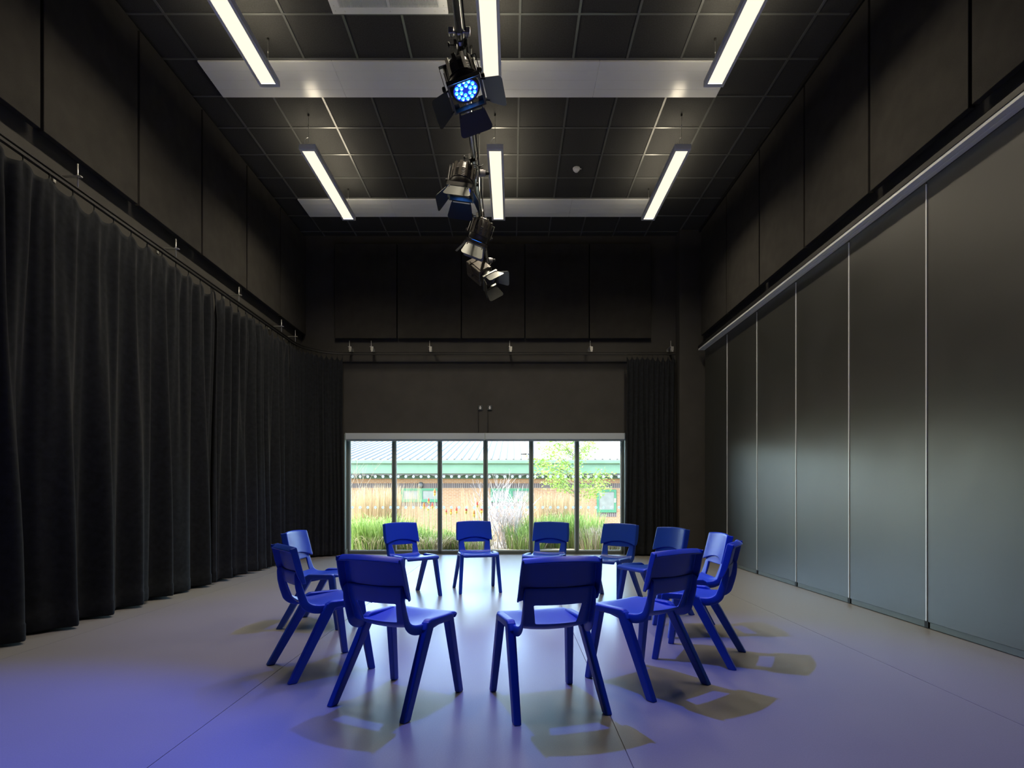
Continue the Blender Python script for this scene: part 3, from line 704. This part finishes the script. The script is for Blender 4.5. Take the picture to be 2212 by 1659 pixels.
# ------------------------------------------------------------------ chairs
CS = 1.03
def build_chair():
    root = empty('plastic_chair'); tag(root, 'x', 'chair', 'blue plastic chairs set in a ring')
    rows = [(.224, .400, .180, .0, 0), (.236, .420, .188, .002, .004), (.222, .440, .193, .005, .012), (.16, .4405, .196, .010, .025), (.06, .433, .196, .016, .032),
            (-.03, .425, .192, .019, .045), (-.10, .420, .187, .020, .050), (-.145, .429, .183, .019, .052), (-.166, .444, .181, .018, .052), (-.171, .451, .180, .018, .052),
            (-.176, .462, .180, .017, .050), (-.190, .500, .179, .017, .048), (-.202, .538, .180, .016, .045), (-.205, .547, .180, .016, .044), (-.209, .556, .180, .016, .042),
            (-.217, .60, .180, .016, .036), (-.223, .635, .179, .016, .03)]
    K0, K1 = 9, 13
    vs_, fs_ = [], []
    for i, (y, z, hw, dish, flg) in enumerate(rows):
        a = rows[max(i - 1, 0)]; b = rows[min(i + 1, len(rows) - 1)]
        t = V((b[0] - a[0], b[1] - a[1])).normalized(); nn = (-t.y, t.x)
        sw = .108 + .018 * min(1, max(0, (z - .452) / .095))
        half_ = [0, sw * .5, sw - .014, sw, sw + .012, (hw + sw + .012) / 2, hw - .006]
        xs = [(-hw - .004, flg), (-hw, .004)] + [(-q, 0) for q in half_[:0:-1]] + [(q, 0) for q in half_] + [(hw, .004), (hw + .004, flg)]
        for x, fl_ in xs:
            u = min(1, abs(x) / hw); d = dish * (1 - u * u) + fl_
            vs_.append((x, y + nn[0] * d, z + nn[1] * d))
    nc = len(xs); mid = nc // 2
    for i in range(len(rows) - 1):
        for j in range(nc - 1):
            if K0 <= i < K1 and mid - 3 <= j < mid + 3: continue
            fs_.append((i * nc + j, i * nc + j + 1, (i + 1) * nc + j + 1, (i + 1) * nc + j))
    s = MB().add(vs_, fs_).build('seat', 'chair', root, True)
    m = s.modifiers.new('thick', 'SOLIDIFY'); m.thickness = .010; m.offset = 0
    m = s.modifiers.new('sub', 'SUBSURF'); m.levels = 2; m.render_levels = 2
    # backrest shell: arched lower edge, returns at sides and top
    vs_, fs_ = [], []; NU, NV = 13, 8
    def prof(z): return -.196 - (z - .55) * .235
    cols = [(-1, 1.), (-1, .92), (-1, .12)] + [(-1 + 2 * k / (NU - 1), 0) for k in range(NU)] + [(1, .12), (1, .92), (1, 1.)]
    rowsn = 0
    for v in list(range(NV)) + ['lip0', 'lip1', 'lip2', 'lip3']:
        for ci, (u, fl_) in enumerate(cols):
            zb = .562 + .038 * (1 - u * u); ztp = .780 - .008 * u * u
            vv = [0, .04, .2, .4, .6, .8, .94, 1][v] if not isinstance(v, str) else 1
            z = zb + (ztp - zb) * vv
            hw = .199 - .008 * vv * vv - (.004 if vv == 0 else 0)
            y = prof(z) + .010 - .026 * (1 - u * u)
            fd = .044 * (.55 + .45 * min(1, vv * 4))
            ly = {'lip0': .004, 'lip1': .010, 'lip2': .034, 'lip3': .037}.get(v, 0)
            y -= max(fl_ * fd, ly) if fl_ else ly
            x = hw * u + (.011 * fl_ * (1 if u > 0 else -1) if fl_ else 0)
            z += {'lip0': .004, 'lip1': .0045, 'lip2': -.017, 'lip3': -.021}.get(v, 0) if (not fl_ or fl_ < .5) else {'lip0': .0, 'lip1': -.002, 'lip2': -.018, 'lip3': -.022}.get(v, 0)
            vs_.append((x, y, z))
        rowsn += 1
    nc = len(cols)
    for i in range(rowsn - 1):
        for j in range(nc - 1): fs_.append((i * nc + j, i * nc + j + 1, (i + 1) * nc + j + 1, (i + 1) * nc + j))
    s = MB().add(vs_, fs_).build('backrest', 'chair', root, True)
    m = s.modifiers.new('thick', 'SOLIDIFY'); m.thickness = .009; m.offset = 0
    m = s.modifiers.new('sub', 'SUBSURF'); m.levels = 1; m.render_levels = 2
    def leg(top, tw, foot, fw, bev):
        (tx, ty, tz), (fx, fy, fz) = top, foot
        g = MB(); vs2 = []
        for (cx, cy, cz), (wx, wy) in ((foot, fw), (top, tw)):
            vs2 += [(cx - wx / 2, cy - wy / 2, cz), (cx + wx / 2, cy - wy / 2, cz), (cx + wx / 2, cy + wy / 2, cz), (cx - wx / 2, cy + wy / 2, cz)]
        g.add(vs2, [(3, 2, 1, 0), (4, 5, 6, 7), (0, 1, 5, 4), (1, 2, 6, 5), (2, 3, 7, 6), (3, 0, 4, 7)])
        g.build('leg', 'chair', root, bevel=bev, seg=3)
    for sx in (-1, 1):
        leg((sx * .196, .138, .432), (.042, .052), (sx * .224, .205, 0), (.034, .040), .007)
        leg((sx * .196, -.035, .434), (.042, .066), (sx * .232, -.278, 0), (.036, .050), .007)
        # side rail: an inverted U shoulder joining the two legs
        prof_ = [(.166, .398), (.168, .430), (.150, .446), (-.045, .446), (-.070, .430), (-.095, .390), (-.030, .395), (.0, .402), (.10, .404)]
        xa, xb = sx * .172, sx * .219
        MB().prism([(xa, y, z) for y, z in prof_], (sx, 0, 0), .047).build('side_rail', 'chair', root, bevel=.011, seg=3)
    return root
chairs = [
 (-1.11, 6.38, -140, 'blue plastic chair in front of the second window pane from the left'),
 (-.409, 6.733, -167, 'blue plastic chair facing the viewer in front of the middle window mullion'),
 (.37, 6.50, 162, 'blue plastic chair in front of the fifth window pane, right of the middle mullion'),
 (1.02, 6.12, 142, 'blue plastic chair at the right end of the window, beside the right curtain'),
 (1.30, 5.43, 116, 'blue plastic chair before the right curtain, partly hidden by a nearer chair'),
 (1.43, 4.70, 91, 'blue plastic chair on the right of the ring with shiny front, before the partition'),
 (1.26, 4.003, 61.5, 'blue plastic chair at the far right seen in profile, facing left'),
 (.773, 3.465, 36, 'blue plastic chair at front right seen from behind at an angle'),
 (.17, 3.121, 16.2, 'nearest blue plastic chair right of centre, its back to the viewer'),
 (-.603, 3.17, -27.7, 'nearest blue plastic chair left of centre, its back to the viewer'),
 (-1.209, 3.745, -53, 'blue plastic chair at the far left seen from behind, facing right'),
 (-1.626, 4.988, -94.4, 'blue plastic chair behind the far left one, shiny backrest facing right'),
]
proto = build_chair()
for k, (x, y, yaw, lab) in enumerate(chairs):
    o = proto if k == 0 else copy_tree(proto)
    o.location = (x, y, 0); o.rotation_euler = (0, 0, R(yaw)); o.scale = (CS, CS, CS * .99); o['label'] = lab

# ------------------------------------------------------------------ outside: ground, building
gd = MB().add([(-14, 11.15, -.03), (14, 11.15, -.03), (14, 14.5, -.05), (-14, 14.5, -.05), (14, 25, -1.2), (-14, 25, -1.2), (14, 60, -1.3), (-14, 60, -1.3)],
              [(0, 1, 2, 3), (3, 2, 4, 5), (5, 4, 6, 7)]).build('ground', 'soil')
struct(gd, 'dry sandy garden ground outside the window')
BY = 27.0; hs = F / BY
bd = empty('brick_building', (0, BY, -1.3)); off = bd.location
tag(bd, 'low orange brick building with green fascia and cream ribbed roof outside', 'building')
MB().box(-13, 13, BY, BY + .3, -1.3, 2.1).build('brick_wall', 'brick', bd, off=off)
zz = lambda py, Y: CAMZ + (VY - py) / F * Y
MB().box(-13, 13, BY - .012, BY, zz(1054, BY), zz(1044, BY)).build('soldier_course', 'soldier', bd, off=off)
MB().box(-13, 13, BY - .03, BY, zz(1034.3, BY), zz(1024, BY)).build('wall_plate', 'fascia_shaded', bd, off=off)
FY = 26.4
MB().box(-13, 13, FY, FY + .06, zz(1022.8, FY), zz(1001, FY)).build('fascia_board', 'fascia', bd, off=off)
MB().box(-13, 13, FY - .10, FY + .06, zz(1001.5, FY - .1), zz(994, FY - .1)).build('gutter', 'fascia', bd, off=off, bevel=.02)
g = MB(); nst = 260                                                   # corrugated soffit edge
vs_, fs_ = [], []
for k in range(nst + 1):
    x = -13 + 26 * k / nst; w_ = .035 * (1 + cos(k * pi / 2 * 1.0))
    z0 = zz(1028.5, FY + .05) - 0.0 + w_ * .9
    vs_ += [(x, FY + .05, z0), (x, FY + .05, zz(1022.5, FY + .05)), (x, BY, z0 + .1)]
for k in range(nst):
    fs_ += [(3 * k, 3 * k + 3, 3 * k + 4, 3 * k + 1), (3 * k, 3 * k + 2, 3 * k + 5, 3 * k + 3)]
g.add(vs_, fs_).build('corrugated_soffit', 'roof_rib', bd, off=off)
rs = .181; rz0 = zz(994, FY) + .02
def rp(x, t, h=0): return (x, FY - .06 + t, rz0 + rs * t + h)
MB().add([rp(-13, 0), rp(13, 0), rp(13, 17), rp(-13, 17), rp(-13, 0, -.05), rp(13, 0, -.05), rp(13, 17, -.05), rp(-13, 17, -.05)],
         [(0, 1, 2, 3), (4, 7, 6, 5), (0, 4, 5, 1), (1, 5, 6, 2), (2, 6, 7, 3), (3, 7, 4, 0)]).build('roof', 'roof', bd, off=off)
rib = MB().add([(-.045, 0, 0), (-.02, 0, .045), (.02, 0, .045), (.045, 0, 0), (-.045, 17, 17 * rs), (-.02, 17, 17 * rs + .045), (.02, 17, 17 * rs + .045), (.045, 17, 17 * rs)],
               [(0, 1, 5, 4), (1, 2, 6, 5), (2, 3, 7, 6), (3, 2, 1, 0)]).mesh('roof_rib'); rib.materials.append(M['roof_rib'])
for k in range(-38, 39):
    inst('roof_rib', rib, (k * .339 + .05 - off.x, FY - .062 - off.y, rz0 - off.z), bd)
def far_window(px0, px1, py0, py1, panes):
    x0, x1 = (px0 - VX) / hs, (px1 - VX) / hs; z0, z1 = zz(py1, BY), zz(py0, BY)
    g = MB(); f_ = .11; n = panes; pw = (x1 - x0) / n
    g.box(x0, x1, BY - .05, BY, z1 - f_, z1).box(x0, x1, BY - .05, BY, z0, z0 + f_ * 1.2)
    for k in range(n + 1):
        xc = x0 + pw * k; g.box(max(x0, xc - f_ * .9), min(x1, xc + f_ * .9), BY - .05, BY, z0 + f_ * 1.2, z1 - f_)
    wf = g.build('window_frame', 'green_frame', bd, off=off)
    for k in range(n):
        MB().box(x0 + pw * k + f_ * .9, x0 + pw * (k + 1) - f_ * .9, BY - .02, BY - .005, z0 + f_ * 1.2, z1 - f_).build('pane', 'far_glass', wf, off=off)
    MB().box(x0 - .02, x1 + .02, BY - .014, BY, z0 - .20, z0 - .01).build('sill_course', 'soldier', bd, off=off)
    return wf
far_window(867, 950, 1055, 1084.5, 2)
far_window(1060, 1146, 1055, 1084.5, 2)
w3 = far_window(1289, 1331, 1057.5, 1107, 1)
p = at(1328.5, 1081, BY - .06); MB().box(p.x - .03, p.x + .03, BY - .075, BY - .05, p.z - .09, p.z + .09).build('window_handle', 'white_metal', w3, off=off)
p = at(908.7, 1046, BY - .01); MB().lathe((p.x, BY, p.z - .04), (0, -1, 0), [(.14, 0), (.14, .06), (.11, .12), (.05, .15)], 20).build('wall_lamp', 'grey_lamp', bd, True, off=off)
p = V(rp((1134.5 - VX) / F * 29, 2.4)); MB().lathe(p, (0, 0, 1), [(.32, 0), (.30, .02), (.12, .06), (.10, .30), (.16, .32), (.14, .40), (.05, .46)], 16).build('roof_vent', 'lamp_body', bd, True, off=off)

# ------------------------------------------------------------------ outside: planting
def blades(seed, n, rad, h, hvar, width, lean, zb=0, droop=.25, stretch=1.0):
    rr = random.Random(seed); g = MB()
    for _ in range(n):
        an = rr.uniform(0, 2 * pi); r_ = rad * sqrt(rr.random())
        x, y = r_ * cos(an) * stretch, r_ * sin(an)
        hh = h * (1 - hvar * rr.random()); la = an + rr.uniform(-1.2, 1.2); ln = lean * (.2 + rr.random()) * hh
        dx, dy = cos(la) * ln, sin(la) * ln
        fa = rr.uniform(0, pi); wx, wy = cos(fa) * width / 2, sin(fa) * width / 2
        dr = droop * rr.random()
        p1 = (x + dx * .35, y + dy * .35, zb + hh * .5); p2 = (x + dx * .8, y + dy * .8, zb + hh * (.88 - dr * .3)); p3 = (x + dx * 1.25, y + dy * 1.25, zb + hh * (1 - dr))
        g.add([(x - wx, y - wy, zb), (x + wx, y + wy, zb), (p1[0] - wx, p1[1] - wy, p1[2]), (p1[0] + wx, p1[1] + wy, p1[2]),
               (p2[0] - wx * .8, p2[1] - wy * .8, p2[2]), (p2[0] + wx * .8, p2[1] + wy * .8, p2[2]), p3],
              [(0, 1, 3, 2), (2, 3, 5, 4), (4, 5, 6)])
    return g
def clump(name, label, px, Y, parts, group):
    x = (px - VX) / F * Y
    e = empty(name, (x, Y, -.04)); tag(e, label, 'grass', group)
    for k, (nm, material, n, rad, h, hv, wd, ln, dr, st) in enumerate(parts):
        o = blades(int(px * 7 + Y * 13 + k), n, rad, h, hv, wd, ln, 0, dr, st).build(nm, material, e)
        o['kind'] = 'stuff'
def straw(n=260, h=1.5, rad=.26, ln=.07, wd=.007, m='gstraw', dr=.08): return ('stalks', m, n, rad, h, .35, wd, ln, dr, 1.2)
def green(n=330, h=.85, rad=.32, ln=.35, wd=.013, m='ggreen', dr=.3): return ('blades', m, n, rad, h, .45, wd, ln, dr, 1.25)
def dry(n=260, h=.45, rad=.32, ln=.9, wd=.009, dr=.5): return ('dead_blades', 'gpale', n, rad, h, .5, wd, ln, dr, 1.3)
G1, G2 = 'tall reed grasses outside', 'green grass tussocks outside'
clump('reed_grass', 'tall straw reed grass at the left edge of the first window pane', 772, 13.3, [straw(), green(200, .7)], G1)
clump('reed_grass', 'tall straw reed grass in the middle of the first window pane', 806, 13.1, [straw(300, 1.5), green(220, .75)], G1)
clump('reed_grass', 'tall straw reed grass at the right of the first window pane', 838, 13.5, [straw(280, 1.55), green(200, .8)], G1)
clump('reed_grass', 'thin tall straw reed grass behind the second window pane', 876, 13.8, [straw(130, 1.6, .3), green(120, .6)], G1)
clump('reed_grass', 'few straw reed stalks rising behind the third window pane', 1018, 13.8, [straw(90, 1.5, .22), green(90, .5)], G1)
clump('reed_grass', 'straw reed grass with pale tips left in the fifth window pane', 1172, 13.9, [straw(260, 1.35, .34, .12), green(150, .7)], G1)
clump('reed_grass', 'straw reed grass in the middle of the fifth window pane under the tree', 1203, 13.6, [straw(300, 1.35, .32), green(160, .8)], G1)
clump('reed_grass', 'straw reed grass at the mullion between the last two window panes', 1240, 13.9, [straw(280, 1.35, .32), green(140, .8)], G1)
clump('grass_tussock', 'green grass tussock low in the left half of the first window pane', 778, 12.35, [green(420, .82), dry(120)], G2)
clump('grass_tussock', 'green grass tussock low in the middle of the first window pane', 812, 12.2, [green(420, .86), dry(160)], G2)
clump('grass_tussock', 'green grass tussock beside the first window mullion', 846, 12.4, [green(420, .80), dry(160)], G2)
clump('grass_tussock', 'green and dry grass tussock left in the second window pane', 888, 12.3, [green(320, .62), dry(260, .4)], G2)
clump('grass_tussock', 'drooping pale grass tussock at the right of the second window pane', 930, 12.15, [green(240, .55), dry(380, .45)], G2)
clump('grass_tussock', 'green grass tussock left in the third window pane among torch lilies', 972, 12.3, [green(330, .52), dry(280, .4)], G2)
clump('grass_tussock', 'pale drooping grass tussock behind the chair at the middle mullion', 1018, 12.2, [green(260, .50), dry(360, .4)], G2)
clump('grass_tussock', 'green grass tussock right of the white stemmed shrub', 1136, 12.5, [green(360, .66), dry(160)], G2)
clump('grass_tussock', 'tall green grass tussock left in the fifth window pane', 1166, 12.9, [green(340, .86, ln=.22), dry(120)], G2)
clump('grass_tussock', 'tall green grass tussock at the right of the fifth window pane', 1218, 12.8, [green(340, .90, ln=.22), dry(120)], G2)
clump('grass_tussock', 'tall green grass tussock left in the last window pane', 1262, 12.7, [green(360, .92, ln=.22), dry(140)], G2)
clump('grass_tussock', 'pale dry grass tussock low in the middle of the last window pane', 1296, 12.3, [('blades', 'gpale', 380, .34, .62, .5, .010, .4, .3, 1.2), green(120, .5)], G2)
clump('grass_tussock', 'pale dry grass tussock at the right edge of the last window pane', 1326, 12.4, [('blades', 'gpale', 380, .32, .62, .5, .010, .4, .3, 1.2), green(70, .45)], G2)

# plume grass
def plume_grass(px, Y, label, n, seed, h=1.42):
    x = (px - VX) / F * Y; e = empty('plume_grass', (x, Y, -.04)); tag(e, label, 'grass', 'feathery plume grasses outside'); rr = random.Random(seed)
    for _ in range(n):
        bx, by = rr.uniform(-.12, .12), rr.uniform(-.12, .12); lx = rr.uniform(-.10, .35); hh = h * rr.uniform(.82, 1)
        pts = [(bx + lx * t * t, by, hh * (t - .08 * t * t)) for t in (0, .3, .6, .85, 1)]
        st = MB().tube(pts, .004, 5).build('stalk', 'gstraw', e)
        g = MB(); tip = V(pts[-1]); d0 = (tip - V(pts[-2])).normalized()
        for k in range(60):
            q = rr.random(); c = tip - d0 * q * .30; wv = V((rr.uniform(-1, 1), rr.uniform(-1, 1), rr.uniform(-.9, .2))).normalized() * .075 * (.4 + q)
            s_ = V((rr.uniform(-1, 1), rr.uniform(-1, 1), rr.uniform(-1, 1))).normalized() * .005
            g.add([c - s_, c + s_, c + wv], [(0, 1, 2)])
        o = g.build('plume', 'plume', st); o['kind'] = 'stuff'
plume_grass(1118, 13.0, 'feathery beige plume grass beside the white stemmed shrub', 9, 5)
plume_grass(1188, 13.3, 'feathery pale plume grass low under the tree', 8, 9, 1.05)

# bare branching shrubs
def branchy(name, label, px, Y, material, n, h, spread, seed, r0=.010, cat='shrub', group=None):
    x = (px - VX) / F * Y; e = empty(name, (x, Y, -.04)); tag(e, label, cat, group); rr = random.Random(seed); g = MB()
    def grow(p, d, L_, r, depth):
        pts = [p]; q = V(p)
        for k in range(4):
            d = (d + V((rr.uniform(-.14, .14), rr.uniform(-.14, .14), rr.uniform(-.02, .10)))).normalized(); q = q + d * L_ / 4; pts.append(q.copy())
        g.tube(pts, [r, r * .9, r * .8, r * .65, r * .45], 4, False)
        if depth > 0:
            for k in range(rr.choice((2, 3))):
                s_ = pts[rr.choice((2, 3, 4))]; dd = (d + V((rr.uniform(-.7, .7), rr.uniform(-.7, .7), rr.uniform(-.1, .4)))).normalized()
                grow(s_, dd, L_ * .6, r * .6, depth - 1)
    for k in range(n):
        a = rr.uniform(0, 2 * pi); sp = spread * rr.random()
        d = V((cos(a) * sp, sin(a) * sp, 1)).normalized(); o_ = V((rr.uniform(-.35, .35), rr.uniform(-.25, .25), 0))
        grow(o_, d, h * rr.uniform(.45, .72), r0 * rr.uniform(.7, 1), 2)
    g.build('stems', material, e)
branchy('white_bramble', 'leafless white stemmed shrub behind the fourth window pane', 1088, 12.7, 'gwhite', 60, 1.25, .38, 3, .012)
branchy('bare_sapling', 'thin bare sapling at the left edge of the window', 768, 15.0, 'bark', 4, 2.6, .14, 8, .012, 'tree')

# torch lilies
pok = [(916, 1098, .9), (924, 1102, .8), (934, 1097, .85), (939, 1069, 1), (926, 1087, .8), (964, 1111, .8), (974, 1110, 1), (986, 1108, 1), (1007, 1108, 1), (1024, 1115, 1), (1031, 1095, .9), (1040, 1107, 1)]
order = sorted(range(len(pok)), key=lambda k: pok[k][0])
for idx, k in enumerate(order):
    px, py, s_ = pok[k]; Y = 12.0 + .12 * (k % 4); p = at(px, py, Y); hgt = p.z + .06
    e = empty('torch_lily', (p.x, Y, -.04)); tag(e, f'red and yellow torch lily spike outside, {ordn[idx]} from the left', 'flower', 'torch lilies among the grasses')
    MB().tube([(0, 0, 0), (.01, 0, hgt * .5), (0, 0, hgt + .02)], .006, 6).build('stem', 'stem', e, True)
    hl = .13 * s_; g1, g2 = MB(), MB(); rr = random.Random(k)
    g1.lathe((0, 0, hgt + .01), (0, 0, 1), [(.006, -.045 * s_), (.024 * s_, -.03 * s_), (.026 * s_, 0), (.022 * s_, .012)], 10)
    g2.lathe((0, 0, hgt + .01), (0, 0, 1), [(.022 * s_, .012), (.024 * s_, .035 * s_), (.018 * s_, .075 * s_), (.006, .10 * s_)], 10)
    for m_ in range(26):
        an = rr.uniform(0, 2 * pi); z = rr.uniform(-.045, .07) * s_; d = V((cos(an), sin(an), -.9)) * .03 * s_
        c = V((cos(an) * .016, sin(an) * .016, hgt + .01 + z)); t_ = V((-sin(an), cos(an), 0)) * .004
        (g1 if z < .012 else g2).add([c - t_, c + t_, c + d], [(0, 1, 2)])
    g1.build('lower_florets', 'fl_yel', e); g2.build('upper_florets', 'fl_red' if k % 3 else 'fl_org', e)

# young tree
def tree():
    Y = 15.0; x = (1243 - VX) / F * Y; e = empty('young_tree', (x, Y, -.05)); tag(e, 'young tree with bright yellow green leaves behind the right window panes', 'tree'); rr = random.Random(21)
    g = MB(); lv = MB(); tips = []
    trunk = [(0, 0, 0), (.02, .02, .8), (-.02, 0, 1.6), (.01, .01, 2.4), (0, 0, 3.4)]
    g.tube(trunk, [.035, .03, .026, .02, .012], 8)
    targets = [(1172, 1000), (1178, 1022), (1195, 1012), (1200, 985), (1187, 968), (1190, 1045), (1205, 1050), (1215, 1030), (1220, 1000), (1213, 965), (1228, 1055), (1262, 1048), (1290, 1035), (1306, 1026),
               (1284, 1060), (1270, 1068), (1300, 1048), (1262, 970), (1272, 962), (1250, 990), (1238, 1020), (1255, 1030), (1205, 1030), (1230, 970), (1160, 1003), (1240, 945), (1215, 940), (1190, 950)]
    for (px, py) in targets:
        q = at(px, py, Y) - e.location; q.y = rr.uniform(-.5, .5)
        z0 = max(.9, q.z - rr.uniform(.15, .5)); b0 = V((0, 0, z0)); mid = b0.lerp(q, .5) + V((0, 0, .06))
        g.tube([b0, mid, q], [.010, .007, .003], 5, False)
        for k in range(100):
            c = q + V((rr.gauss(0, .13), rr.gauss(0, .13), rr.gauss(0, .085)))
            if k % 4 == 0: c = b0.lerp(q, rr.uniform(.5, 1)) + V((rr.gauss(0, .05), rr.gauss(0, .05), rr.gauss(0, .05)))
            a = V((rr.uniform(-1, 1), rr.uniform(-1, 1), rr.uniform(-.6, .6))).normalized(); b = a.cross(V((rr.uniform(-1, 1), rr.uniform(-1, 1), rr.uniform(-1, 1)))).normalized()
            s_ = rr.uniform(.028, .05)
            lv.add([c - a * s_, c - b * s_ * .45, c + a * s_, c + b * s_ * .45], [(0, 1, 2, 3)])
    g.build('trunk', 'bark', e); o = lv.build('foliage', 'gleaf', e); o['kind'] = 'stuff'
tree()
